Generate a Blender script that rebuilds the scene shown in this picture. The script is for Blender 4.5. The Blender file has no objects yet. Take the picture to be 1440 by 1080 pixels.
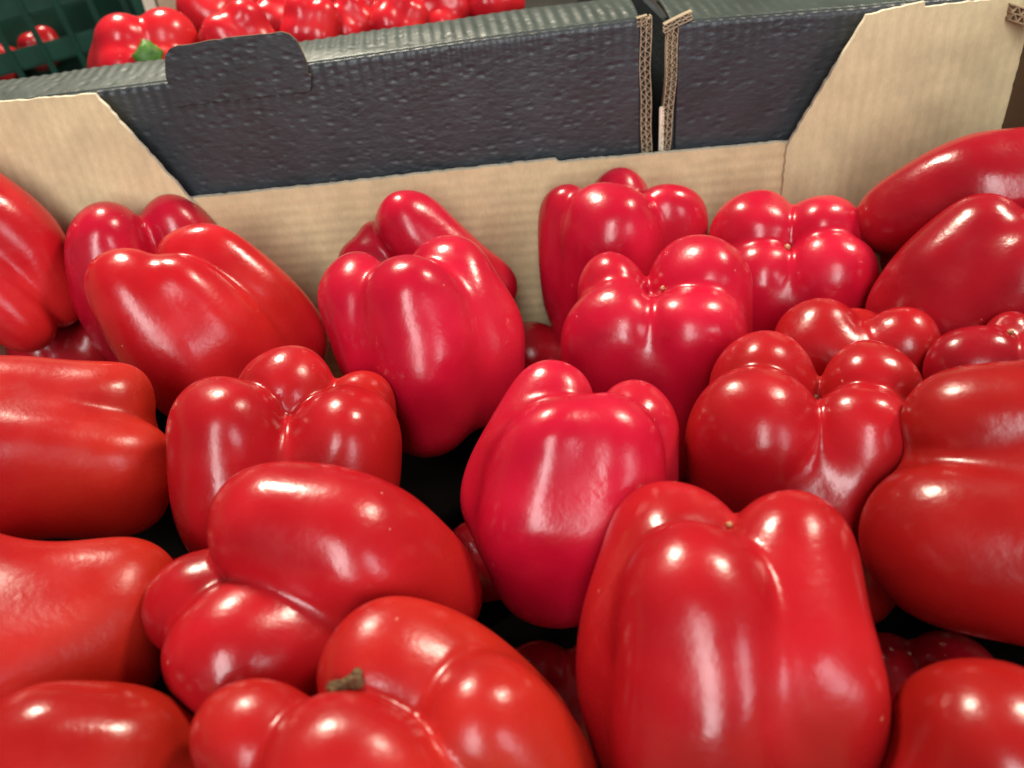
import bpy, bmesh, math, random
import numpy as np
from mathutils import Matrix, Vector

S = bpy.context.scene
COL = S.collection

# ------------------------------------------------------------------ camera
CAM = np.array([.02, -.47, .1651])
# rows: image right, image up, back (towards the viewer), in world axes
RM = np.array([[0.9956114, -0.0222391, -0.0909025],
               [0.0872862, 0.5709705, 0.8163172],
               [0.0337485, -0.8206693, 0.5704059]])
FPX = 1080.0                                   # focal length in pixels of the 1440 px wide photograph
cd = bpy.data.cameras.new('camera')
cam = bpy.data.objects.new('camera', cd)
COL.objects.link(cam)
cam.matrix_world = Matrix([[RM[0][i], RM[1][i], RM[2][i], CAM[i]] for i in range(3)] + [[0, 0, 0, 1]])
cd.sensor_width = 36
cd.lens = 36 * FPX / 1440
cd.clip_start = .01
cd.clip_end = 60
cd.dof.use_dof = True
cd.dof.focus_distance = .35
cd.dof.aperture_fstop = 9.5
S.camera = cam

# ------------------------------------------------------------------ light: a covered market, daylight from the open side
S.view_settings.view_transform = 'Standard'
S.view_settings.look = 'None'
S.view_settings.gamma = 1
S.view_settings.exposure = 0
W = bpy.data.worlds.new('World')
S.world = W
W.use_nodes = True
bg = W.node_tree.nodes['Background']
bg.inputs[0].default_value = (.97, 1, .98, 1)
bg.inputs[1].default_value = .09


def lamp(name, kind_shape, loc, target, size, size_y, power, col):
    d = bpy.data.lights.new(name, 'AREA')
    d.shape = kind_shape
    d.size = size
    if kind_shape in ('RECTANGLE', 'ELLIPSE'):
        d.size_y = size_y
    d.energy = power
    d.color = col
    o = bpy.data.objects.new(name, d)
    COL.objects.link(o)
    o.location = loc
    o.rotation_euler = (Vector(target) - Vector(loc)).to_track_quat('-Z', 'Y').to_euler()
    return o


T0 = (0.05, -.2, -.03)
lamp('hanging_lamp_light', 'DISK', (-.55, 1.05, 1.72), T0, .40, 0, 58, (1, .90, .72))
lamp('hanging_lamp_light', 'DISK', (1.35, .35, 1.66), T0, .40, 0, 33, (1, .90, .72))
lamp('hall_opening_light', 'RECTANGLE', (-.15, -2.4, 1.2), T0, .60, 2.2, 60, (1, .985, .98))
lamp('hall_opening_light', 'RECTANGLE', (1.75, -2.1, .85), T0, .60, 1.3, 20, (.93, .94, 1))

# ------------------------------------------------------------------ helpers


def px_ray(x, y):
    d = RM.T @ np.array([(x - 720) / FPX, (540 - y) / FPX, -1.0])
    return d                                   # times depth


def at_depth(x, y, depth):
    return CAM + px_ray(x, y) * depth


def at_z(x, y, z):
    d = px_ray(x, y)
    return CAM + d * ((z - CAM[2]) / d[2])


def at_y(x, y, yy):
    d = px_ray(x, y)
    return CAM + d * ((yy - CAM[1]) / d[1])


def tag(o, label=None, cat=None, group=None, kind=None):
    if label: o['label'] = label
    if cat: o['category'] = cat
    if group: o['group'] = group
    if kind: o['kind'] = kind
    return o


def empty(name, loc=(0, 0, 0)):
    o = bpy.data.objects.new(name, None)
    COL.objects.link(o)
    o.location = loc
    o.empty_display_size = .02
    return o


def mesh_obj(name, verts, faces, mat, parent=None, smooth=False, loc=None):
    me = bpy.data.meshes.new(name)
    me.from_pydata([tuple(map(float, v)) for v in verts], [], [tuple(int(i) for i in f) for f in faces])
    me.validate()
    if smooth:
        me.polygons.foreach_set('use_smooth', [True] * len(me.polygons))
    me.materials.append(mat)
    o = bpy.data.objects.new(name, me)
    COL.objects.link(o)
    if parent is not None:
        o.parent = parent
    if loc is not None:
        o.location = loc
    return o


def bm_obj(name, bm, mat, parent=None, smooth=False):
    bmesh.ops.recalc_face_normals(bm, faces=bm.faces)
    me = bpy.data.meshes.new(name)
    bm.to_mesh(me)
    bm.free()
    if smooth:
        me.polygons.foreach_set('use_smooth', [True] * len(me.polygons))
    me.materials.append(mat)
    o = bpy.data.objects.new(name, me)
    COL.objects.link(o)
    if parent is not None:
        o.parent = parent
    return o


# ------------------------------------------------------------------ materials
def new_mat(name):
    m = bpy.data.materials.new(name)
    m.use_nodes = True
    nt = m.node_tree
    return m, nt, nt.nodes['Principled BSDF']


def node(nt, t, **kw):
    n = nt.nodes.new(t)
    for k, v in kw.items():
        if k in n.inputs.keys():
            n.inputs[k].default_value = v
        else:
            setattr(n, k, v)
    return n


def ramp(nt, fac, stops):
    r = nt.nodes.new('ShaderNodeValToRGB')
    el = r.color_ramp.elements
    while len(el) > 1:
        el.remove(el[-1])
    el[0].position, el[0].color = stops[0][0], stops[0][1]
    for p, c in stops[1:]:
        e = el.new(p)
        e.color = c
    nt.links.new(fac, r.inputs[0])
    return r.outputs[0]


def mix_col(nt, fac, a, b):
    n = nt.nodes.new('ShaderNodeMix')
    n.data_type = 'RGBA'
    L = nt.links
    for s, v in ((n.inputs[0], fac), (n.inputs[6], a), (n.inputs[7], b)):
        if isinstance(v, (float, int)):
            s.default_value = v
        elif isinstance(v, tuple):
            s.default_value = v
        else:
            L.new(v, s)
    return n.outputs[2]


def pepper_mat(name, c1, c2, rough=.235):
    m, nt, p = new_mat(name)
    L = nt.links
    tc = node(nt, 'ShaderNodeTexCoord')
    n1 = node(nt, 'ShaderNodeTexNoise', Scale=22.0, Detail=2.0)
    L.new(tc.outputs['Object'], n1.inputs['Vector'])
    c = ramp(nt, n1.outputs[0], [(.32, tuple(x * .86 for x in c1) + (1,)), (.48, (*c1, 1)), (.68, (*c2, 1))])
    n4 = node(nt, 'ShaderNodeTexNoise', Scale=11.0, Detail=3.0)
    mp4 = node(nt, 'ShaderNodeMapping')
    mp4.inputs['Location'].default_value = (3.1, 7.7, 1.3)
    L.new(tc.outputs['Object'], mp4.inputs['Vector'])
    L.new(mp4.outputs[0], n4.inputs['Vector'])
    f4 = ramp(nt, n4.outputs[0], [(.50, (0, 0, 0, 1)), (.70, (.40, .40, .40, 1))])
    c = mix_col(nt, f4, c, (c2[0] * 1.04, c2[1] * 1.6 + .008, c2[2] * .75, 1))
    # a few pale flecks and nicks in the skin
    v = node(nt, 'ShaderNodeTexVoronoi', Scale=58.0, Randomness=1.0)
    nd = node(nt, 'ShaderNodeTexNoise', Scale=900.0, Detail=2.0)
    L.new(tc.outputs['Object'], nd.inputs['Vector'])
    vm = node(nt, 'ShaderNodeVectorMath', operation='MULTIPLY_ADD')
    vm.inputs[1].default_value = (.0012, .0012, .0012)
    L.new(nd.outputs[1], vm.inputs[0])
    L.new(tc.outputs['Object'], vm.inputs[2])
    L.new(vm.outputs[0], v.inputs['Vector'])
    f5 = ramp(nt, v.outputs['Distance'], [(.022, (.45, .45, .45, 1)), (.040, (0, 0, 0, 1))])
    c = mix_col(nt, f5, c, (.75, .38, .24, 1))
    L.new(c, p.inputs['Base Color'])
    n2 = node(nt, 'ShaderNodeTexNoise', Scale=420.0, Detail=3.0)
    L.new(tc.outputs['Object'], n2.inputs['Vector'])
    n3 = node(nt, 'ShaderNodeTexNoise', Scale=75.0, Detail=2.0)
    L.new(tc.outputs['Object'], n3.inputs['Vector'])
    b1 = node(nt, 'ShaderNodeBump', Strength=.16, Distance=.0006)
    L.new(n2.outputs[0], b1.inputs['Height'])
    b2 = node(nt, 'ShaderNodeBump', Strength=.085, Distance=.003)
    L.new(n3.outputs[0], b2.inputs['Height'])
    L.new(b1.outputs[0], b2.inputs['Normal'])
    L.new(b2.outputs[0], p.inputs['Normal'])
    rr = ramp(nt, n3.outputs[0], [(.3, (rough - .05,) * 3 + (1,)), (.7, (rough + .08,) * 3 + (1,))])
    L.new(rr, p.inputs['Roughness'])
    p.inputs['IOR'].default_value = 1.48
    p.inputs['Subsurface Weight'].default_value = .08
    p.inputs['Subsurface Radius'].default_value = (.008, .001, .001)
    p.inputs['Subsurface Scale'].default_value = 1.0
    return m


CRIMSON = pepper_mat('pepper_crimson', (.47, .005, .026), (.56, .010, .038))
RED = pepper_mat('pepper_red', (.37, .006, .011), (.45, .010, .017))
ORANGE = pepper_mat('pepper_orange_red', (.38, .009, .010), (.46, .017, .013), .27)
DIMMED = pepper_mat('pepper_dimmed_red', (.30, .007, .007), (.37, .012, .010), .23)  # darker red: the weaker light towards the right is put into the colour
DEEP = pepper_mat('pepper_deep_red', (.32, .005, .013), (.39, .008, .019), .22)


def card_mat(name, base, stripe_axis=None):
    m, nt, p = new_mat(name)
    L = nt.links
    tc = node(nt, 'ShaderNodeTexCoord')
    n = node(nt, 'ShaderNodeTexNoise', Scale=45.0, Detail=6.0, Roughness=.65)
    L.new(tc.outputs['Object'], n.inputs['Vector'])
    lo = tuple(x * .86 for x in base)
    hi = tuple(min(1, x * 1.1) for x in base)
    c = ramp(nt, n.outputs[0], [(.35, (*lo, 1)), (.65, (*hi, 1))])
    # paper fibres
    mp = node(nt, 'ShaderNodeMapping')
    mp.inputs['Scale'].default_value = (900, 900, 260)
    L.new(tc.outputs['Object'], mp.inputs['Vector'])
    n2 = node(nt, 'ShaderNodeTexNoise', Scale=1.0, Detail=3.0)
    L.new(mp.outputs[0], n2.inputs['Vector'])
    f = ramp(nt, n2.outputs[0], [(.4, (0, 0, 0, 1)), (.75, (.22, .22, .22, 1))])
    c = mix_col(nt, f, c, tuple(x * .55 for x in base) + (1,))
    if stripe_axis is not None:
        # the liner is glued along the flute tips: slightly darker bands
        w = node(nt, 'ShaderNodeTexWave', Scale=1 / .0068 / 2 / math.pi * 2 * math.pi / 3.2, Distortion=2.2)
        w.bands_direction = stripe_axis
        w.inputs['Detail'].default_value = 1.0
        L.new(tc.outputs['Object'], w.inputs['Vector'])
        f = ramp(nt, w.outputs[1], [(.25, (0, 0, 0, 1)), (.9, (.15, .15, .15, 1))])
        c = mix_col(nt, f, c, tuple(x * .62 for x in base) + (1,))
    L.new(c, p.inputs['Base Color'])
    p.inputs['Roughness'].default_value = .8
    b = node(nt, 'ShaderNodeBump', Strength=.25, Distance=.0004)
    L.new(n2.outputs[0], b.inputs['Height'])
    L.new(b.outputs[0], p.inputs['Normal'])
    return m


KRAFT_H = card_mat('kraft_liner_wall', (.66, .525, .30), 'Z')
KRAFT_V = card_mat('kraft_liner_flap', (.67, .56, .325), 'X')
KRAFT = card_mat('kraft_plain', (.50, .37, .24))
EDGE = card_mat('kraft_cut_edge', (.74, .66, .50))
FLOOR_SHADE = card_mat('floor_gap_shade', (.004, .0035, .0035))  # near-black floors: the shade in the gaps between peppers is put into the colour
FLOOR_SHADE.node_tree.nodes['Principled BSDF'].inputs['Specular IOR Level'].default_value = 0
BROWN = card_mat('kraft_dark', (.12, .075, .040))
FLUTE = card_mat('kraft_flute', (.40, .31, .20))


def black_mat(name, base, bump=.8, rough=.5, flute=True):
    m, nt, p = new_mat(name)
    L = nt.links
    tc = node(nt, 'ShaderNodeTexCoord')
    mp = node(nt, 'ShaderNodeMapping')
    mp.inputs['Scale'].default_value = (112, 112, 205)
    L.new(tc.outputs['Object'], mp.inputs['Vector'])
    v = node(nt, 'ShaderNodeTexVoronoi', Scale=1.0, Randomness=.8)
    L.new(mp.outputs[0], v.inputs['Vector'])
    n = node(nt, 'ShaderNodeTexNoise', Scale=1.3, Detail=2.5)
    L.new(mp.outputs[0], n.inputs['Vector'])
    add = node(nt, 'ShaderNodeMath', operation='ADD')
    pit = ramp(nt, v.outputs['Distance'], [(.05, (.35, .35, .35, 1)), (.42, (1, 1, 1, 1))])
    sc = node(nt, 'ShaderNodeMath', operation='MULTIPLY')
    sc.inputs[1].default_value = .9
    L.new(n.outputs[0], sc.inputs[0])
    L.new(pit, add.inputs[0])
    L.new(sc.outputs[0], add.inputs[1])
    b = node(nt, 'ShaderNodeBump', Strength=bump, Distance=.0016)
    L.new(add.outputs[0], b.inputs['Height'])
    L.new(b.outputs[0], p.inputs['Normal'])
    n2 = node(nt, 'ShaderNodeTexNoise', Scale=30.0, Detail=4.0)
    L.new(tc.outputs['Object'], n2.inputs['Vector'])
    c = ramp(nt, n2.outputs[0], [(.3, tuple(x * .75 for x in base) + (1,)), (.7, tuple(x * 1.25 for x in base) + (1,))])
    L.new(c, p.inputs['Base Color'])
    p.inputs['Roughness'].default_value = rough
    return m


BLACK = black_mat('black_embossed_card', (.027, .033, .038), .36, .42)
RIM = black_mat('black_card_ledge', (.042, .056, .048), .30, .45)


def simple_mat(name, col, rough=.5, scale=60.0, var=.25, bump=.2):
    m, nt, p = new_mat(name)
    L = nt.links
    tc = node(nt, 'ShaderNodeTexCoord')
    n = node(nt, 'ShaderNodeTexNoise', Scale=scale, Detail=4.0)
    L.new(tc.outputs['Object'], n.inputs['Vector'])
    c = ramp(nt, n.outputs[0], [(.3, tuple(x * (1 - var) for x in col) + (1,)), (.7, tuple(x * (1 + var) for x in col) + (1,))])
    L.new(c, p.inputs['Base Color'])
    p.inputs['Roughness'].default_value = rough
    b = node(nt, 'ShaderNodeBump', Strength=bump, Distance=.001)
    L.new(n.outputs[0], b.inputs['Height'])
    L.new(b.outputs[0], p.inputs['Normal'])
    return m


GREENPL = simple_mat('green_crate_plastic', (.001, .036, .020), .5, 40)
GREENPL.node_tree.nodes['Principled BSDF'].inputs['Specular IOR Level'].default_value = .25
BRIGHT = pepper_mat('pepper_lit_red', (.58, .010, .020), (.66, .016, .028), .24)  # brighter red: extra lamplight over the back crate is put into the colour
WARM = pepper_mat('pepper_warm_red', (.45, .007, .013), (.54, .013, .021))
STEMG = simple_mat('green_stem', (.06, .17, .015), .5, 160, .4)
STEMB = simple_mat('dried_stem', (.12, .060, .022), .85, 700, .6, .8)
FLOORM = simple_mat('dark_floor', (.05, .045, .04), .8, 8)
SCAR = simple_mat('scar_tissue', (.50, .24, .12), .6, 900, .4)

# ------------------------------------------------------------------ peppers: smooth union of tapering lobes, meshed by surface nets


class Pepper:
    def __init__(s, x, y, depth, lobes, k=16, seed=0, rough=2.2):
        """x, y, depth: where the pepper sits, lobes: lists of 2 or 3 nodes (x, y, w, r), w towards the viewer"""
        s.C = at_depth(x, y, depth)
        v = CAM - s.C
        e3 = v / np.linalg.norm(v)
        e1 = RM[0] - e3 * (RM[0] @ e3)
        e1 /= np.linalg.norm(e1)
        e2 = np.cross(e3, e1)
        s.E = np.array([e1, e2, e3])
        s.u = depth / FPX
        s.k = k
        s.lobes = []
        for lb in lobes:
            q = []
            for (px, py, w, r) in lb:
                P = at_depth(px, py, depth - 0) - s.C
                loc = s.E @ P
                loc[2] = w * s.u
                q.append(np.array([*(loc / s.u), r]))
            if len(q) == 2:
                q = [q[0], (q[0] + q[1]) / 2, q[1]]
            s.lobes.append(q)
        rng = np.random.RandomState(seed + 11)
        R = np.mean([n[3] for l in s.lobes for n in l])
        A = sum((l[2][:3] - l[0][:3]) for l in s.lobes)
        A = A / max(np.linalg.norm(A), 1e-6)
        unit = lambda v: v / np.linalg.norm(v, axis=1)[:, None]
        g = rough / 2.2
        # slow swellings of the whole fruit
        s.ww = unit(rng.normal(0, 1, (4, 3))) * rng.uniform(1.0, 2.0, (4, 1)) / R
        s.wd = unit(rng.normal(0, 1, (4, 3))) * .040 * R * g
        s.wp = rng.uniform(0, 6.28, 4)
        # shallow folds that run along the fruit, and some dents across
        v = rng.normal(0, 1, (9, 3))
        v = v - (v @ A)[:, None] * A * np.where(np.arange(9) < 6, .86, .3)[:, None]
        s.wv = unit(v) * rng.uniform(2.0, 5.0, (9, 1)) / R
        s.ph = rng.uniform(0, 6.28, 9)
        s.amp = .030 * R * g / (np.linalg.norm(s.wv, axis=1) * R / 2.0) ** 1.1

    def sdf(s, P):
        """P (N,3) in local pixel units"""
        out = None
        P0 = P
        P = P + np.sin(P @ s.ww.T + s.wp) @ s.wd
        for a, m, b in s.lobes:
            ba = b[:3] - a[:3]
            pa = P - a[:3]
            t = pa @ ba / max(ba @ ba, 1e-6)
            w_ = .11                                          # soft ends: no ring where the cap meets the side
            h = w_ * (np.logaddexp(0, t / w_) - np.logaddexp(0, (t - 1) / w_))
            bend = (m[:3] - (a[:3] + b[:3]) / 2)
            q = pa - h[:, None] * ba - (4 * h * (1 - h))[:, None] * bend
            r = a[3] * (1 - h) * (1 - 2 * h) + 4 * m[3] * h * (1 - h) + b[3] * h * (2 * h - 1)
            d = np.sqrt((q * q).sum(1)) - r
            if out is None:
                out = d
                h0 = h
            else:
                h0 = np.maximum(h0, h)
                k = s.k * (1.1 + 1.9 * np.clip(h0, 0, 1))          # lobes part at the tip and merge down the body
                hh = np.clip(.5 + .5 * (d - out) / k, 0, 1)
                out = d * (1 - hh) + out * hh - k * hh * (1 - hh)
        return out + np.sin(P0 @ s.wv.T + s.ph) @ s.amp

    def mesh(s, cell_m=.0016):
        cell = cell_m / s.u
        lo = np.min([np.array(n[:3]) - n[3] for l in s.lobes for n in l], 0) - 3 * cell - 8
        hi = np.max([np.array(n[:3]) + n[3] for l in s.lobes for n in l], 0) + 3 * cell + 8
        n = np.ceil((hi - lo) / cell).astype(int) + 1
        ax = [lo[i] + cell * np.arange(n[i]) for i in range(3)]
        G = np.stack(np.meshgrid(*ax, indexing='ij'), -1).reshape(-1, 3)
        F = s.sdf(G).reshape(n)
        I = F < 0
        cs = tuple(n - 1)
        cnt = np.zeros(cs, int)
        acc = np.zeros(cs + (3,))
        ne = np.zeros(cs)
        sl = lambda d, m: slice(d, d + m - 1)
        for dx in (0, 1):
            for dy in (0, 1):
                for dz in (0, 1):
                    cnt += I[sl(dx, n[0]), sl(dy, n[1]), sl(dz, n[2])]
        act = (cnt > 0) & (cnt < 8)
        base = np.argwhere(act)
        idx = -np.ones(cs, int)
        idx[act] = np.arange(len(base))
        V = np.zeros((len(base), 3))
        ne = np.zeros(len(base))
        cor = [np.array((a, b, c)) for a in (0, 1) for b in (0, 1) for c in (0, 1)]
        for a in cor:
            for ax_ in range(3):
                if a[ax_] == 0:
                    b = a.copy(); b[ax_] = 1
                    fa = F[tuple((base + a).T)]
                    fb = F[tuple((base + b).T)]
                    x = (fa < 0) != (fb < 0)
                    t = np.where(x, fa / np.where(x, fa - fb, 1), 0)
                    V += x[:, None] * (a + t[:, None] * (b - a))
                    ne += x
        V = lo + cell * (base + V / ne[:, None])
        faces = []
        for ax_ in range(3):
            o1, o2 = [(1, 2), (2, 0), (0, 1)][ax_]
            A = [slice(None)] * 3; B = [slice(None)] * 3
            A[ax_] = slice(0, n[ax_] - 1); B[ax_] = slice(1, n[ax_])
            d = I[tuple(A)].astype(int) - I[tuple(B)].astype(int)
            e = np.argwhere(d != 0)
            sg = d[tuple(e.T)]
            u1 = np.zeros(3, int); u1[o1] = 1
            u2 = np.zeros(3, int); u2[o2] = 1
            q = np.stack([idx[tuple((e - u1 - u2).T)], idx[tuple((e - u2).T)], idx[tuple(e.T)], idx[tuple((e - u1).T)]], 1)
            q[sg < 0] = q[sg < 0][:, ::-1]
            faces.append(q)
        faces = np.concatenate(faces)
        eps = cell * .25
        for it in range(3):
            f0 = s.sdf(V)
            g = np.stack([s.sdf(V + eps * np.eye(3)[i]) - s.sdf(V - eps * np.eye(3)[i]) for i in range(3)], 1) / (2 * eps)
            V = V - np.clip(f0 / np.maximum((g * g).sum(1), .1), -cell, cell)[:, None] * g
        return V, faces

    def world(s, V):
        return s.C + (V * s.u) @ s.E

    def local(s, P):
        return ((P - s.C) @ s.E.T) / s.u


PEPPERS = []


def pepper(mat, label, x, y, depth, lobes, k=16, cell=.0016, rough=2.2, group='red bell peppers in the near cardboard crate'):
    p = Pepper(x, y, depth, lobes, k, len(PEPPERS), rough)
    V, F = p.mesh(cell)
    o = mesh_obj('bell_pepper', (V * p.u) @ p.E, F, mat, None, True, tuple(p.C))
    tag(o, label, 'bell pepper', group)
    p.label, p.V, p.o = label, V, o
    PEPPERS.append(p)
    return p


# --- PEPPER TABLE
# back row, left to right
pepper(WARM, 'ribbed red pepper cut by the left frame edge below the tan corner flap', 40, 400, .470, [
    [(76, 420, -6, 42), (36, 354, 0, 62), (-60, 292, -10, 68)],
    [(34, 458, 26, 38), (-4, 420, 30, 50), (-80, 370, 10, 58)],
    [(0, 410, -20, 56), (-90, 350, -40, 66)]], 10, rough=1.0)
pepper(CRIMSON, 'dark crimson pepper behind the big left one, touching the tan left corner flap', 200, 380, .484, [
    [(156, 344, 14, 58), (186, 450, -10, 62), (262, 530, -30, 56)],
    [(250, 322, -6, 50), (290, 390, -20, 56), (345, 470, -40, 52)],
    [(220, 410, -30, 56), (300, 500, -50, 54)]], 10)
pepper(WARM, 'big glossy pepper leaning right in front of the tan left corner flap', 270, 430, .435, [
    [(194, 410, 30, 56), (245, 480, 34, 76), (318, 566, -6, 66)],
    [(252, 408, 38, 54), (310, 470, 30, 66), (372, 530, -10, 62)],
    [(282, 372, -26, 58), (345, 414, -20, 66), (424, 482, -50, 60)],
    [(230, 420, -60, 60), (360, 520, -90, 66)]], 8)
pepper(CRIMSON, 'slim pepper lying against the tan back wall with its rounded tip upward', 600, 350, .468, [
    [(583, 314, 0, 52), (638, 372, 0, 50), (690, 408, -10, 42)],
    [(518, 376, -24, 42), (600, 430, -50, 52)],
    [(540, 350, -40, 40), (610, 400, -70, 50)]], 10)
pepper(CRIMSON, 'bright crimson pepper narrowing downward in the middle, streak of light down its front', 590, 450, .398, [
    [(503, 412, 6, 54), (528, 480, 4, 64), (582, 560, -30, 58)],
    [(580, 426, 44, 64), (598, 505, 38, 76), (608, 578, -2, 66)],
    [(630, 396, -14, 62), (660, 455, -2, 72), (672, 544, -14, 64)],
    [(570, 430, -30, 60), (600, 540, -60, 76)]], 9)
pepper(DEEP, 'small dark piece of pepper showing low between two crimson ones by the wall', 765, 495, .485, [
    [(746, 496, 0, 46), (752, 540, -16, 42)],
    [(786, 500, 0, 36), (780, 540, -16, 40)],
    [(765, 512, -10, 40), (768, 545, -20, 40)]], 10)
pepper(CRIMSON, 'upright crimson pepper standing against the tan back wall, four lobed', 870, 340, .462, [
    [(858, 336, 26, 70), (852, 450, -14, 78)],
    [(797, 306, -8, 42), (788, 370, -12, 40), (796, 420, -40, 44)],
    [(938, 308, -14, 50), (935, 420, -50, 58)],
    [(876, 288, -46, 46), (872, 400, -80, 60)]], 9)
pepper(CRIMSON, 'crimson pepper with a deep central dimple, in front of the upright one', 930, 440, .392, [
    [(864, 470, 32, 70), (880, 530, 10, 82), (900, 600, -50, 76)],
    [(860, 410, -14, 54), (870, 520, -60, 70)],
    [(985, 404, -24, 75), (980, 530, -80, 80)],
    [(972, 470, 36, 70), (968, 590, -30, 78)],
    [(920, 506, 0, 85), (925, 600, -50, 100)]], 11)
pepper(CRIMSON, 'four lobed pepper seen end on, below the crease of the tan right flap', 1110, 360, .432, [
    [(1060, 330, -14, 63), (1062, 430, -60, 72)],
    [(1152, 324, -14, 54), (1150, 430, -60, 70)],
    [(1068, 392, 26, 54), (1072, 490, -20, 62)],
    [(1166, 388, 30, 58), (1160, 490, -20, 66)],
    [(1115, 426, 2, 68), (1115, 500, -30, 80)]], 9)
pepper(DEEP, 'long dark red pepper lying along the tan right flap, white sheen on its side', 1330, 300, .402, [
    [(1264, 306, 0, 60), (1350, 277, 4, 78), (1442, 262, -8, 76)],
    [(1280, 372, -26, 44), (1420, 345, -40, 56)],
    [(1300, 310, -40, 56), (1440, 280, -50, 66)]], 12, rough=1.4)
pepper(DEEP, 'dark red pepper with a rounded dome on top, leaning left at the right edge', 1350, 390, .366, [
    [(1378, 338, 0, 62), (1325, 392, 0, 72), (1278, 440, -14, 62)],
    [(1436, 392, 20, 76), (1350, 480, 6, 74)],
    [(1480, 360, -20, 70), (1420, 470, -40, 74)]], 18)
pepper(DEEP, 'sliver of dark pepper behind the domed one at the right frame edge', 1440, 330, .372, [
    [(1449, 314, 0, 26), (1470, 324, 0, 28)],
    [(1470, 310, 0, 24), (1490, 320, 0, 26)],
    [(1460, 324, -4, 24), (1480, 330, -4, 26)]], 8)
pepper(RED, 'half hidden pepper with a puckered shoulder, behind the four lobed one on the right', 1200, 480, .362, [
    [(1150, 484, 4, 64), (1170, 580, -80, 72)],
    [(1258, 494, 6, 54), (1240, 580, -80, 70)],
    [(1186, 508, 30, 46), (1195, 590, -40, 60)],
    [(1205, 482, -50, 50), (1200, 560, -120, 66)]], 15)
pepper(DEEP, 'round lobed dark pepper at the right edge above the large lying one', 1390, 500, .326, [
    [(1370, 520, 10, 66), (1380, 600, -80, 70)],
    [(1420, 482, -24, 44), (1430, 570, -90, 60)],
    [(1472, 518, 4, 56), (1460, 600, -80, 66)]], 10)
# middle rows
pepper(ORANGE, 'upper of the two orange red peppers lying sideways at the left edge', 90, 630, .340, [
    [(166, 568, -16, 66), (60, 564, -20, 66), (-70, 578, -30, 72)],
    [(168, 650, 16, 82), (60, 640, 18, 78), (-70, 636, 10, 84)],
    [(160, 694, -6, 74), (20, 696, 6, 72), (-70, 704, -10, 84)],
    [(140, 626, -40, 92), (-60, 640, -60, 96)]], 13, rough=2.2)
pepper(ORANGE, 'lower of the two orange red peppers lying sideways, with a saddle in its top', 80, 860, .268, [
    [(150, 852, 0, 94), (60, 862, 6, 88), (-80, 832, 0, 100)],
    [(150, 920, -10, 88), (30, 930, 30, 90), (-80, 940, 20, 100)],
    [(140, 870, -90, 90), (-80, 890, -100, 100)]], 20, rough=2.4)
pepper(RED, 'four lobed upright pepper in front of the big leaning one, pale crease line', 410, 620, .338, [
    [(320, 606, 12, 78), (334, 672, -6, 96), (356, 750, -60, 88)],
    [(484, 612, 18, 78), (472, 672, 4, 100), (440, 750, -60, 92)],
    [(506, 568, -40, 52), (500, 690, -100, 70)],
    [(402, 554, -56, 70), (405, 680, -120, 90)],
    [(398, 668, -22, 88), (400, 760, -60, 100)]], 10)
pepper(CRIMSON, 'plump crimson pepper at the centre of the crate, light streaks on its belly', 800, 680, .302, [
    [(782, 632, 40, 78), (765, 715, 26, 92), (764, 785, -40, 86)],
    [(846, 634, 36, 76), (838, 710, 26, 96), (804, 785, -40, 88)],
    [(778, 562, -44, 62), (730, 640, -24, 66), (706, 710, -50, 66)],
    [(900, 592, -46, 64), (880, 720, -90, 86)],
    [(800, 640, -70, 90), (790, 740, -110, 96)]], 16)
pepper(RED, 'broad four lobed pepper on the right with a dark pinhole dimple', 1145, 600, .312, [
    [(1060, 616, 34, 98), (1078, 740, -50, 106)],
    [(1210, 618, 22, 73), (1192, 720, -10, 68), (1210, 830, -80, 60)],
    [(1068, 536, -44, 82), (1080, 660, -120, 92)],
    [(1226, 546, -40, 70), (1225, 670, -120, 86)],
    [(1140, 682, -22, 116), (1150, 780, -80, 118)]], 10)
pepper(DIMMED, 'very large pepper lying sideways at the right edge, two white sheens', 1350, 720, .272, [
    [(1356, 596, 4, 80), (1460, 588, 6, 84), (1640, 590, 6, 88)],
    [(1338, 762, 28, 116), (1450, 776, 30, 124), (1640, 796, 28, 128)],
    [(1360, 680, -20, 92), (1560, 700, -30, 120)],
    [(1410, 682, -12, 94), (1600, 692, -10, 106)]], 14, rough=.8)
# front rows
pepper(RED, 'pepper lying on its side at lower left, blunt end with two small round lobes', 440, 800, .274, [
    [(370, 736, 10, 82), (484, 772, 30, 112), (606, 826, -20, 88)],
    [(348, 908, 40, 92), (420, 880, 10, 96), (520, 840, -50, 92)],
    [(284, 848, -26, 70), (440, 840, -70, 96)]], 10, rough=1.7)
H = pepper(ORANGE, 'orange red pepper at the bottom with a short dried brown stem', 560, 1010, .226, [
    [(545, 934, -14, 92), (640, 980, -36, 112), (740, 1060, -120, 104)],
    [(676, 1008, 38, 94), (730, 1080, -10, 110), (770, 1160, -120, 104)],
    [(500, 1080, 70, 102), (570, 1140, 40, 114), (650, 1220, -70, 114)],
    [(370, 1040, 10, 82), (450, 1110, -30, 98), (560, 1190, -120, 104)]], 10)
M = pepper(RED, 'largest pepper, standing at the bottom right of centre, tall white streak on its front', 1030, 870, .238, [
    [(983, 854, 66, 104), (980, 950, 50, 130), (990, 1090, -50, 136)],
    [(938, 764, -50, 106), (914, 870, -20, 116), (930, 1020, -90, 118)],
    [(1108, 786, -30, 98), (1112, 900, 4, 116), (1110, 1050, -50, 120)],
    [(1020, 870, -40, 100), (1020, 1000, -30, 136)]], 12)
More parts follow.
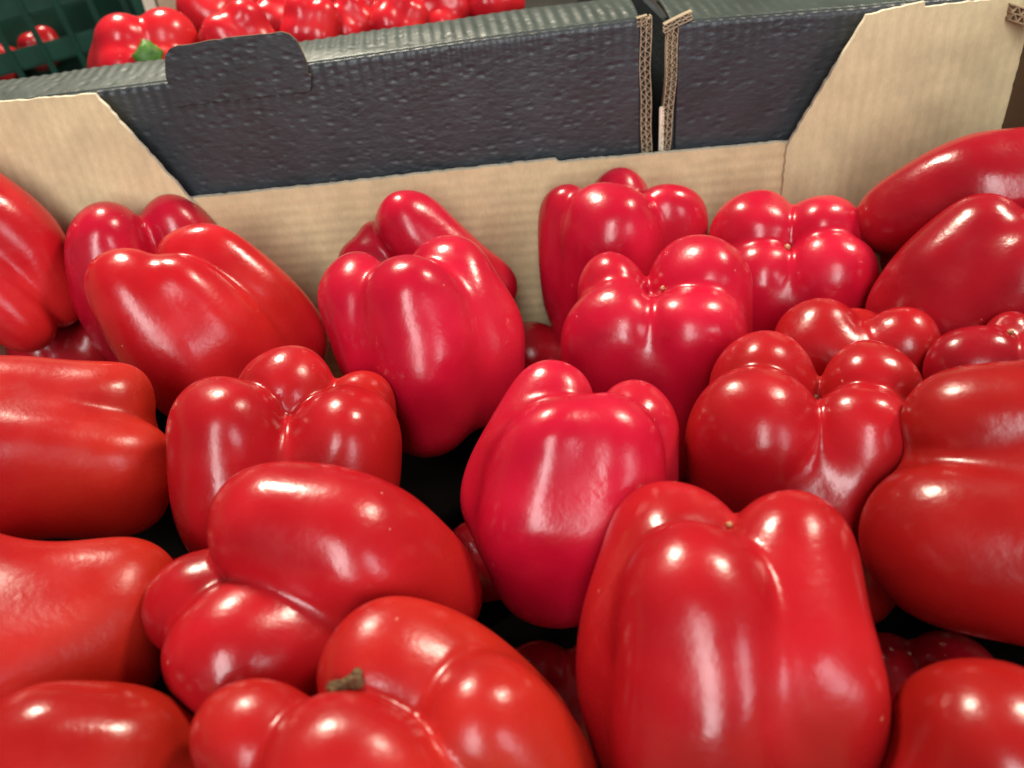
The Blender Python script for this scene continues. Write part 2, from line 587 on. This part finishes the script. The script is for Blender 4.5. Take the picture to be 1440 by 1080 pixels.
pepper(DIMMED, 'rounded pepper cut by the bottom left corner of the frame', 110, 1050, .226, [
    [(70, 1066, 10, 108), (160, 1070, 4, 102), (250, 1092, -40, 84)],
    [(60, 1130, 30, 100), (240, 1150, -20, 90)],
    [(60, 1100, -70, 100), (230, 1120, -110, 90)]], 16)
pepper(DIMMED, 'smooth dome of a pepper at the bottom right corner, one round white glint', 1390, 1050, .208, [
    [(1395, 1066, 0, 134), (1420, 1180, -80, 140)],
    [(1340, 1130, 20, 100), (1380, 1220, -40, 120)],
    [(1500, 1130, 10, 100), (1480, 1220, -40, 120)]], 20)
# lower layer, in shade
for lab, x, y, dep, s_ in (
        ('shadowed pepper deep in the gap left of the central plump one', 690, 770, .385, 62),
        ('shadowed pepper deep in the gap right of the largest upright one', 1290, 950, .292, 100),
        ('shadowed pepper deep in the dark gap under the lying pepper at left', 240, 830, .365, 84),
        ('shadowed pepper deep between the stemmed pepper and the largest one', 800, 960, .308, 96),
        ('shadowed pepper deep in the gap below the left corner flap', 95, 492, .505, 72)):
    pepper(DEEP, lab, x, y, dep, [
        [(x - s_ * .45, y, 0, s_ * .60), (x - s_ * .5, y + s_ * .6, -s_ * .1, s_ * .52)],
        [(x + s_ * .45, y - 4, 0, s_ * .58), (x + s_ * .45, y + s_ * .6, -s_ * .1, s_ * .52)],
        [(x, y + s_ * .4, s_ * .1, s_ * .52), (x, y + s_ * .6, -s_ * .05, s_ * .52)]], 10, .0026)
# --- END TABLE

# dried stem of the bottom pepper
def stem(name, pep, base, tip, r0, r1, mat, ringy=.25, seg=14, seed=1, flare=1.35):
    rng = random.Random(seed)
    bm = bmesh.new()
    a, b = np.array(base), np.array(tip)
    d = (b - a) / np.linalg.norm(b - a)
    n1 = np.cross(d, [0.3, .2, 1]); n1 /= np.linalg.norm(n1)
    n2 = np.cross(d, n1)
    rings = []
    for i in range(9):
        t = i / 8
        r = r0 + (r1 - r0) * t
        if i == 8: r *= .9
        if i > 5: r *= 1 + (flare - 1) * (i - 5) / 3
        c = a + (b - a) * t
        ring = []
        for j in range(seg):
            an = 2 * math.pi * j / seg
            rr = r * (1 + ringy * math.cos(5 * an) * .5 + rng.uniform(-.12, .12))
            ring.append(bm.verts.new(c + n1 * rr * math.cos(an) + n2 * rr * math.sin(an) + d * rng.uniform(-.04, .04) * r))
        rings.append(ring)
    for i in range(8):
        for j in range(seg):
            bm.faces.new((rings[i][j], rings[i][(j + 1) % seg], rings[i + 1][(j + 1) % seg], rings[i + 1][j]))
    bm.faces.new(rings[-1])
    bm.faces.new(rings[0])
    o = bm_obj(name, bm, mat, None, True)
    o.data.transform(Matrix.Translation(-Vector(pep.location)))
    o.parent = pep
    return o


def surf_point(p, x, y, depth0=.0):
    """first hit of the view ray through a pixel with the pepper"""
    deps = np.arange(.15, .75, .0008)
    f = p.sdf(p.local(CAM + px_ray(x, y)[None] * deps[:, None]))
    k = np.argmax(f < 0)
    return at_depth(x, y, deps[k]) if f[k] < 0 else None


def surf_any(x, y):
    hits = []
    for q in PEPPERS:
        r_ = np.linalg.norm(q.V, axis=1).max() * q.u
        d = px_ray(x, y); d = d / np.linalg.norm(d)
        if np.linalg.norm(np.cross(q.C - CAM, d)) < r_:
            P = surf_point(q, x, y)
            if P is not None:
                hits.append((np.linalg.norm(P - CAM), q, P))
    h = min(hits, key=lambda t: t[0])
    return h[2]


e = H.E
b0 = surf_point(H, 487, 968)
ca = b0 + e[1] * .0012 + e[2] * .0012


def ragged_stem():
    rng = random.Random(8)
    bm = bmesh.new()
    a_, b_ = ca - e[0] * .0050 - e[1] * .0020, ca + e[0] * .0044 + e[1] * .0018
    d = (b_ - a_) / np.linalg.norm(b_ - a_)
    n1 = np.cross(d, e[2]); n1 /= np.linalg.norm(n1)
    n2 = np.cross(d, n1)
    rad = [.0016, .0024, .0022, .0018, .0014, .0014, .0018, .0023, .0024, .0020]
    rings = []
    for i, r in enumerate(rad):
        c = a_ + (b_ - a_) * i / 9
        rings.append([bm.verts.new(c + (n1 * math.cos(q) + n2 * math.sin(q)) * r * (1 + .22 * math.cos(5 * q + i * .3) + rng.uniform(-.14, .14))
                                   + d * rng.uniform(-.0004, .0004)) for q in np.arange(15) * 2 * math.pi / 15])
    for p, q in zip(rings, rings[1:]):
        for j in range(15):
            bm.faces.new((p[j], p[(j + 1) % 15], q[(j + 1) % 15], q[j]))
    for ring, sgn in ((rings[0], -1), (rings[-1], 1)):            # hollow, broken ends
        c = sum(np.array(v.co) for v in ring) / 15
        v = bm.verts.new(c - d * sgn * .0012)
        for j in range(15):
            bm.faces.new((ring[j], ring[(j + 1) % 15], v))
    o = bm_obj('stem', bm, STEMB, None, False)
    o.data.transform(Matrix.Translation(-Vector(H.o.location)))
    o.parent = H.o


ragged_stem()
# blossom scars in the dimples
for i_, (x, y, r) in enumerate(((1147, 560, .0010), (1107, 350, .0016), (932, 408, .0013), (1026, 742, .0011), (1421, 470, .0012))):
    best = min(PEPPERS, key=lambda q: np.linalg.norm(q.C - surf_any(x, y)))
    b0 = surf_any(x, y)
    stem('blossom_scar', best.o, b0 - best.E[2] * .002, b0 + best.E[1] * r + best.E[2] * r, r, r * .8, SCAR, .4, 10, i_, 1.1)

# ------------------------------------------------------------------ near crate (kraft cardboard)
WC = .317                                                    # right half width
WL = .315                                                    # left half width
crate = empty('cardboard_crate', (0, 0, -.15))
tag(crate, 'open tan cardboard crate full of red peppers, low back wall and taller corner flaps', 'crate')


def local_to(o, parent):
    o.parent = parent
    o.matrix_parent_inverse = Matrix.Identity(4)
    o.data.transform(Matrix.Translation(-Vector(parent.location)))
    return o


def sheet(name, outline, thick, axis_u, axis_v, origin, mat, parent, step=.0035, ripple=None, edge_mat=None, seed=0):
    """a corrugated sheet: outline polygon in (u, v), rippled like the flutes under the liner, thickness along -n"""
    U, Vv, O = (np.array(a, float) for a in (axis_u, axis_v, origin))
    N = np.cross(U, Vv)
    rng = random.Random(seed)
    bm = bmesh.new()
    # roughen the outline a little: hand-torn card edge
    pts = []
    m = len(outline)
    for i in range(m):
        a, b = np.array(outline[i]), np.array(outline[(i + 1) % m])
        L = np.linalg.norm(b - a)
        k = max(1, int(L / .003))
        for j in range(k):
            t = j / k
            q = a + (b - a) * t
            if j:
                q = q + np.array([rng.uniform(-1, 1), rng.uniform(-1, 1)]) * .0004
            pts.append(q)
    fv = [bm.verts.new(O + U * q[0] + Vv * q[1]) for q in pts]
    bm.faces.new(fv)
    us = [q[0] for q in pts]; vs = [q[1] for q in pts]
    # cut into a grid so that the ripple shows
    ru = ripple
    if ru:
        ax, pitch, amp = ru
        lo, hi = (min(us), max(us)) if ax == 'u' else (min(vs), max(vs))
        A = U if ax == 'u' else Vv
        x = lo + pitch / 6
        while x < hi:
            bmesh.ops.bisect_plane(bm, geom=bm.verts[:] + bm.edges[:] + bm.faces[:], plane_co=O + A * x, plane_no=A)
            x += pitch / 6
        for v in bm.verts:
            s_ = (np.array(v.co) - O) @ A
            v.co = Vector(np.array(v.co) + N * amp * math.sin(2 * math.pi * s_ / pitch + .7 * math.sin(s_ * 37)))
    front = bm.faces[:]
    ret = bmesh.ops.extrude_face_region(bm, geom=front)
    for g in ret['geom']:
        if isinstance(g, bmesh.types.BMVert):
            g.co = Vector(np.array(g.co) - N * thick)
    bm.normal_update()
    o = bm_obj(name, bm, mat, None)
    if edge_mat:
        o.data.materials.append(edge_mat)
        for p in o.data.polygons:
            if abs(np.array(p.normal) @ N) < .5:
                p.material_index = 1
    for p in o.data.polygons:
        p.use_smooth = abs(np.array(p.normal) @ N) > .5
    o.data.set_sharp_from_angle(angle=math.radians(40))
    return local_to(o, parent)


A_, B_, H_ = .067, .1036, .0697
X, Z, Y = (1, 0, 0), (0, 0, 1), (0, 1, 0)
# back wall between the corner flaps; normal faces the viewer (-y): U x V = x cross z = -y
sheet('back_wall', [(-WL, -.15), (WC, -.15), (WC, -.001), (.045, .0008), (.0435, .0030), (.005, .0026), (-.10, .0012), (-WL, 0)],
      .0045, X, Z, (0, .004, 0), KRAFT_H, crate, ripple=('v', .0076, .00012), edge_mat=EDGE, seed=2)
sheet('corner_flap', [(.29 - B_, -.15), (WC, -.15), (WC, H_ + .002), (.29 - .035, H_ + .001), (.29 - .0355, H_ + .004), (.29 - A_, H_), (.29 - B_ + .002, .003), (.29 - B_, -.002)],
      .0030, X, Z, (0, 0, 0), KRAFT_V, crate, ripple=('u', .0078, .00010), edge_mat=EDGE, seed=5)
sheet('corner_flap', [(-WL, -.15), (-.1865, -.15), (-.1865, -.003), (-.2230, H_), (-WL, H_ + .0015)],
      .0030, X, Z, (0, 0, 0), KRAFT_V, crate, ripple=('u', .0078, .00007), edge_mat=EDGE, seed=7)
# end walls and front wall, floor
sheet('end_wall', [(-.40, -.15), (.0, -.15), (.0, H_ + .004), (-.40, H_ + .004)], .005, (0, -1, 0), Z, (WC, -.40, 0), BROWN, crate, edge_mat=BROWN)  # right end wall: its shade is put into the dark brown colour
sheet('end_wall', [(-.40, -.15), (.0, -.15), (.0, H_ + .004), (-.40, H_ + .004)], .005, (0, 1, 0), Z, (-WL, -.0, 0), KRAFT, crate, edge_mat=EDGE)
sheet('front_wall', [(-WC, -.15), (WL, -.15), (WL, -.01), (-WC, -.01)], .005, (-1, 0, 0), Z, (0, -.42, 0), KRAFT, crate, edge_mat=EDGE)
sheet('floor_panel', [(-WL, -.42), (WC, -.42), (WC, 0), (-WL, 0)], .005, X, Y, (0, 0, -.15), FLOOR_SHADE, crate)


# ------------------------------------------------------------------ cut corrugated edges (double wall) as strips of liner and flute
def flute_edge(name, p0, p1, n_dir, depth_dir, width, depth, parent, mat, seed=0, liner=.0005, pitch=.0055):
    """cut end of a double wall board along p0-p1; n_dir runs across the board, depth_dir into it"""
    rng = random.Random(seed)
    p0, p1, n_, dd = (np.array(a, float) for a in (p0, p1, n_dir, depth_dir))
    Lv = p1 - p0
    L = np.linalg.norm(Lv)
    bm = bmesh.new()
    K = int(L / pitch * 10)

    def ribbon(fn, th):
        rows = []
        for i in range(K + 1):
            s_ = L * i / K
            c = p0 + Lv * (i / K) + n_ * fn(s_)
            dj = dd * rng.uniform(0, .0006)
            rows.append([bm.verts.new(c - n_ * th / 2 + dj), bm.verts.new(c + n_ * th / 2 + dj),
                         bm.verts.new(c + n_ * th / 2 + dd * depth), bm.verts.new(c - n_ * th / 2 + dd * depth)])
        for a, b in zip(rows, rows[1:]):
            for j in range(4):
                bm.faces.new((a[j], a[(j + 1) % 4], b[(j + 1) % 4], b[j]))
        bm.faces.new(rows[0]); bm.faces.new(rows[-1])

    w = width
    wob = lambda s_: .0004 * math.sin(s_ * 60 + seed) + .0003 * math.sin(s_ * 171)
    for q in (0, .5, 1):
        ribbon(lambda s_, q=q: w * q + wob(s_), liner)
    ribbon(lambda s_: w * .25 + w * .20 * math.sin(2 * math.pi * s_ / pitch) + wob(s_), liner)
    ribbon(lambda s_: w * .75 + w * .20 * math.sin(2 * math.pi * s_ / (pitch * .93) + 1) + wob(s_), liner)
    return local_to(bm_obj(name, bm, mat), parent)


# ------------------------------------------------------------------ black crates behind
XA = .0985                                                   # right end of the left black crate
Yb = .015


def ztop(x):                                                  # the fold sags a little towards the left
    return float(np.interp(x, [-.62, -.23, -.10, 0, .10, .115, .22, .75], [.058, .068, .0712, .0748, .0772, .0735, .0712, .069]))


def tilt_box(name, verts8, mat, parent, bevel=0):
    bm = bmesh.new()
    v = [bm.verts.new(q) for q in verts8]
    for f in ((0, 1, 2, 3), (4, 5, 6, 7), (0, 1, 5, 4), (1, 2, 6, 5), (2, 3, 7, 6), (3, 0, 4, 7)):
        bm.faces.new([v[i] for i in f])
    if bevel:
        bmesh.ops.bevel(bm, geom=bm.edges[:], offset=bevel, segments=3, affect='EDGES')
    return local_to(bm_obj(name, bm, mat), parent)


def block(name, x0, x1, y0, y1, z0, z1, mat, parent, bevel=0):
    return tilt_box(name, [(x0, y0, z0), (x1, y0, z0), (x1, y1, z0), (x0, y1, z0), (x0, y0, z1), (x1, y0, z1), (x1, y1, z1), (x0, y1, z1)], mat, parent, bevel)


def rows_to_mesh(name, rows, mat, parent, thick):
    nx = len(rows[0])
    V = [v for r in rows for v in r]
    F = [(j * nx + i, j * nx + i + 1, (j + 1) * nx + i + 1, (j + 1) * nx + i) for j in range(len(rows) - 1) for i in range(nx - 1)]
    o = mesh_obj(name, V, F, mat, None, True)
    m = o.modifiers.new('thickness', 'SOLIDIFY')
    m.thickness = thick
    m.offset = -1
    return local_to(o, parent)


def flutes(x, seed):
    return math.sin(2 * math.pi * x / .0070 + .7 * math.sin(x * 50 + seed) + .5 * math.sin(x * 131 + 2 * seed))


def front_face(parent, x0, x1, seed):
    nx = int((x1 - x0) / .0012)
    xs = [x0 + (x1 - x0) * i / nx for i in range(nx + 1)]
    rows = []
    for h in [-.22, -.12, -.09, -.07] + list(-np.linspace(.06, .004, 18)) + [-.0028, -.0016, -.0006, 0]:
        row = []
        for x in xs:
            k = max(0, min(1, (h + .026) / .024))
            roll = .0030 * (1 - math.sqrt(max(0, 1 - (max(0, h + .0032) / .0032) ** 2)))
            row.append((x, Yb - .00028 * k * flutes(x, seed) + roll, ztop(x) + h))
        rows.append(row)
    return rows_to_mesh('front_face', rows, BLACK, parent, .004)


def ledge(parent, x0, x1, d, rise, seed):
    nx = int((x1 - x0) / .0012)
    xs = [x0 + (x1 - x0) * i / nx for i in range(nx + 1)]
    rows = []
    for t in np.linspace(0, 1, 16):
        row = []
        for x in xs:
            rip = .00036 * flutes(x + .004 * t, seed) * (.5 + .5 * math.sin(t * 3 + x * 9)) + .0003 * math.sin(x * 70 + t * 6)
            row.append((x, Yb + .0031 + t * d + .001 * math.sin(x * 23), ztop(x) + .0001 + rise * math.sin(t * 1.57) + rip * min(1, t * 6)))
        rows.append(row)
    return rows_to_mesh('top_ledge', rows, RIM, parent, .0035)


bc = empty('cardboard_crate', (-.15, Yb, -.15))
tag(bc, 'black embossed cardboard crate with a folded ledge and round cornered tab, full of peppers', 'crate', 'black crates behind the near crate')
front_face(bc, -.345, XA - .0012, 1)
ledge(bc, -.345, XA - .0012, .043, .0055, 1)
flute_edge('cut_edge', (XA - .0008, Yb - .001, ztop(XA) + .001), (XA + .0004, Yb - .001, -.06), (1, 0, 0), (0, 1, 0), .0062, .006, bc, FLUTE, 3)
flute_edge('curled_edge', (XA - .0030, Yb - .0015, ztop(XA) + .0006), (XA + .003, Yb - .0015, ztop(XA) + .0020), (0, .2, -1), (0, 1, 0), .0045, .005, bc, FLUTE, 21)
block('end_wall', XA - .004, XA + .002, Yb + .006, .40, -.15, ztop(XA) - .003, BLACK, bc)
block('end_wall', -.33, -.325, Yb + .05, .40, -.15, -.01, BLACK, bc)
block('back_wall', -.33, XA, .405, .409, -.15, -.02, BROWN, bc)
block('floor_panel', -.325, XA - .005, .022, .40, .012, .016, FLOOR_SHADE, bc)


def tab():
    yy = Yb - .0032
    P = lambda x, y: (at_y(x, y, yy)[0], at_y(x, y, yy)[2])
    pts = [P(241, 150), P(436, 128), P(437, 106), P(433, 104), P(432, 90), P(424, 72), P(416, 56), P(406, 48), P(396, 45), P(340, 51),
           P(280, 60), P(252, 64), P(238, 69), P(232, 78), P(232, 98), P(236, 118)]
    return sheet('tab', pts, .0022, X, Z, (0, yy, 0), BLACK, bc, edge_mat=BROWN, seed=4)


tab()

X2 = .1195
bc2 = empty('cardboard_crate', (.36, Yb, -.15))
tag(bc2, 'second black cardboard crate at the upper right, mostly behind the tan corner flap', 'crate', 'black crates behind the near crate')
front_face(bc2, X2 + .0004, .75, 5)
ledge(bc2, X2 - .003, .75, .050, .0055, 6)
flute_edge('cut_edge', (X2 + .0005, Yb - .001, ztop(X2) - .003), (X2 - .0055, Yb - .001, -.06), (-1, 0, 0), (0, 1, 0), .0060, .006, bc2, FLUTE, 9)
flute_edge('curled_edge', (X2 - .008, Yb - .002, ztop(X2) - .0048), (X2 + .008, Yb - .002, ztop(X2) + .0006), (0, .25, .97), (0, 1, 0), .0042, .006, bc2, FLUTE, 12)
block('end_wall', X2 - .001, X2 + .003, Yb + .006, .42, -.15, ztop(X2) - .006, BLACK, bc2)
q0 = at_y(931, 150, Yb)
block('peeling_strip', q0[0] - .0016, q0[0] + .0014, Yb - .0006, Yb + .0012, -.06, q0[2], EDGE, bc2, .0004)
# rolled corrugated end of the near crate's end wall (top right)
flute_edge('rolled_edge', at_y(1424, 6, -.004), at_y(1482, 22, -.026), (0, 0, -1), (0, 1, 0), .0075, .012, crate, FLUTE, 15, .0008, .0055)

# ------------------------------------------------------------------ peppers in the black crate behind


def back_pepper(mat, label, x, y, depth, s, tilt, seed, nl=4, with_stem=False):
    """compact pepper seen from above; s = radius in pixels"""
    rng = random.Random(seed)
    ax = np.array(tilt, float); ax /= np.linalg.norm(ax)        # pixel frame: x right, y down, w to the viewer
    b1 = np.cross(ax, [0.1, 1, .2]); b1 /= np.linalg.norm(b1)
    b2 = np.cross(ax, b1)
    lobes = []
    y = y + 7
    ph = rng.uniform(0, 6)
    for i in range(nl):
        an = ph + 2 * math.pi * i / nl + rng.uniform(-.2, .2)
        o = (b1 * math.cos(an) + b2 * math.sin(an)) * s * .46
        a = o + ax * s * rng.uniform(.15, .3)
        b = o * .8 - ax * s * .6
        r = s * rng.uniform(.50, .58)
        lobes.append([(x + a[0], y + a[1], a[2], r), (x + b[0], y + b[1], b[2], r * .9)])
    return pepper(mat, label, x, y, depth, lobes, s * .18, .0024, 1.6, 'red peppers in the black crate behind')


gp = pepper(BRIGHT, 'glossy red pepper with a green stem stub above the black ledge', 206, 60, .62, [
    [(177, 60, 0, 38), (178, 98, -40, 50)],
    [(236, 56, -6, 42), (225, 98, -50, 50)],
    [(180, 98, 22, 36), (190, 110, -40, 50)],
    [(238, 100, 20, 38), (225, 110, -40, 50)]], 9, .002, .8, 'red peppers in the black crate behind')
for a in [
    (BRIGHT, 'blurred pepper rising behind the tab of the black crate, top cut by the frame', 296, 6, .74, 52, (.1, -.5, .6), 6),
    (BRIGHT, 'low blurred pepper peeking over the ledge just above the tab', 338, 50, .64, 56, (.2, -.2, .8), 7),
    (BRIGHT, 'blurred pepper at the top edge right of the tab, round twin lobes', 392, 22, .74, 46, (0, -.4, .7), 8),
    (BRIGHT, 'blurred pepper directly over the right corner of the tab', 437, 30, .665, 44, (-.1, -.2, .8), 9),
    (BRIGHT, 'small blurred pepper nestled against the black ledge past the tab', 492, 26, .70, 40, (.1, -.3, .8), 10),
    (BRIGHT, 'blurred red pepper at the top edge above the middle of the ledge', 528, -6, .80, 50, (.2, -.3, .8), 11),
    (BRIGHT, 'blurred pepper lying on the black ledge with an orange red shoulder', 560, 24, .69, 44, (.3, -.2, .7), 12),
    (BRIGHT, 'blurred pepper just above the ledge near the middle of the top edge', 622, 10, .74, 46, (-.2, -.3, .8), 13),
    (BRIGHT, 'last blurred pepper rightward along the top edge over the ledge', 690, -14, .74, 48, (.2, -.3, .8), 14),
    (BRIGHT, 'blurred red pepper at the top edge between the stem pepper and the tab', 330, -18, .78, 53, (.2, -.3, .8), 15),
    (BRIGHT, 'blurred pepper touching the top frame edge above the small nestled one', 458, -18, .80, 46, (.1, -.3, .8), 16),
]:
    back_pepper(*a)
# green stem stub
b0 = surf_point(gp, 208, 71)
e = gp.E
stem('stem', gp.o, b0 - e[2] * .006 - e[1] * .004, b0 + e[2] * .014 - e[1] * .006, .012, .0085, STEMG, .35, 15, 8, 1.2)

# tan board corner behind the stem pepper
tb = empty('cardboard_divider', tuple(at_depth(225, 10, .80)))
tag(tb, 'small strip of brown cardboard standing behind the green stemmed pepper', 'cardboard')
c = np.array(tb.location)
for nm, dx, w, m in (('pale_edge', -.010, .012, EDGE), ('brown_panel', .022, .046, KRAFT)):
    tilt_box(nm, [c + np.array(q) + np.array([dx, 0, 0]) for q in
                  [(-w / 2, 0, -.12), (w / 2, 0, -.12), (w / 2, .004, -.12), (-w / 2, .004, -.12), (-w / 2, 0, .08), (w / 2, 0, .08), (w / 2, .004, .08), (-w / 2, .004, .08)]], m, tb)

# ------------------------------------------------------------------ dark green plastic crate, upper left
gc_c = at_depth(75, 50, .80)
gc = empty('plastic_crate', tuple(gc_c))
tag(gc, 'dark green plastic crate with slotted sides at the upper left corner', 'crate')
gx = np.array([.90, .42, .09]); gx /= np.linalg.norm(gx)
gz = np.array([0, 0, 1.0])
gz = gz - gx * (gz @ gx); gz /= np.linalg.norm(gz)
gy = np.cross(gz, gx)


def gbox(name, u0, u1, v0, v1, w0, w1, mat=GREENPL, bev=.002):
    P = [(u0, w0, v0), (u1, w0, v0), (u1, w1, v0), (u0, w1, v0), (u0, w0, v1), (u1, w0, v1), (u1, w1, v1), (u0, w1, v1)]
    return tilt_box(name, [gc_c + gx * a + gy * b + gz * c_ for a, b, c_ in P], mat, gc, bev)


gbox('top_rim', -.25, .095, .050, .068, -.008, .012)
gbox('rail', -.25, .09, .022, .050, 0, .006)
gbox('rail', -.25, .09, -.024, -.004, 0, .006)
gbox('rail', -.25, .09, -.12, -.040, 0, .006)
for i in range(11):
    gbox('rib', -.235 + i * .031, -.229 + i * .031, -.11, .052, -.004, .001)
gbox('corner_post', .085, .10, -.13, .066, -.01, .012)
gbox('end_wall', .088, .094, -.12, .062, .012, .25)
gbox('back_panel', -.25, .09, -.12, .055, .20, .206)
for lab, x, y in (('pepper glimpsed through a slot of the green plastic crate', 58, 62), ('second pepper glimpsed through the green crate slots, at its left', 4, 84)):
    back_pepper(RED, lab, x, y, .93, 30, (0, -.2, .8), int(x))

# ------------------------------------------------------------------ ground under everything
g = mesh_obj('ground', [(-6, -6, -.17), (6, -6, -.17), (6, 6, -.17), (-6, 6, -.17)], [(0, 1, 2, 3)], FLOORM)
tag(g, kind='structure')
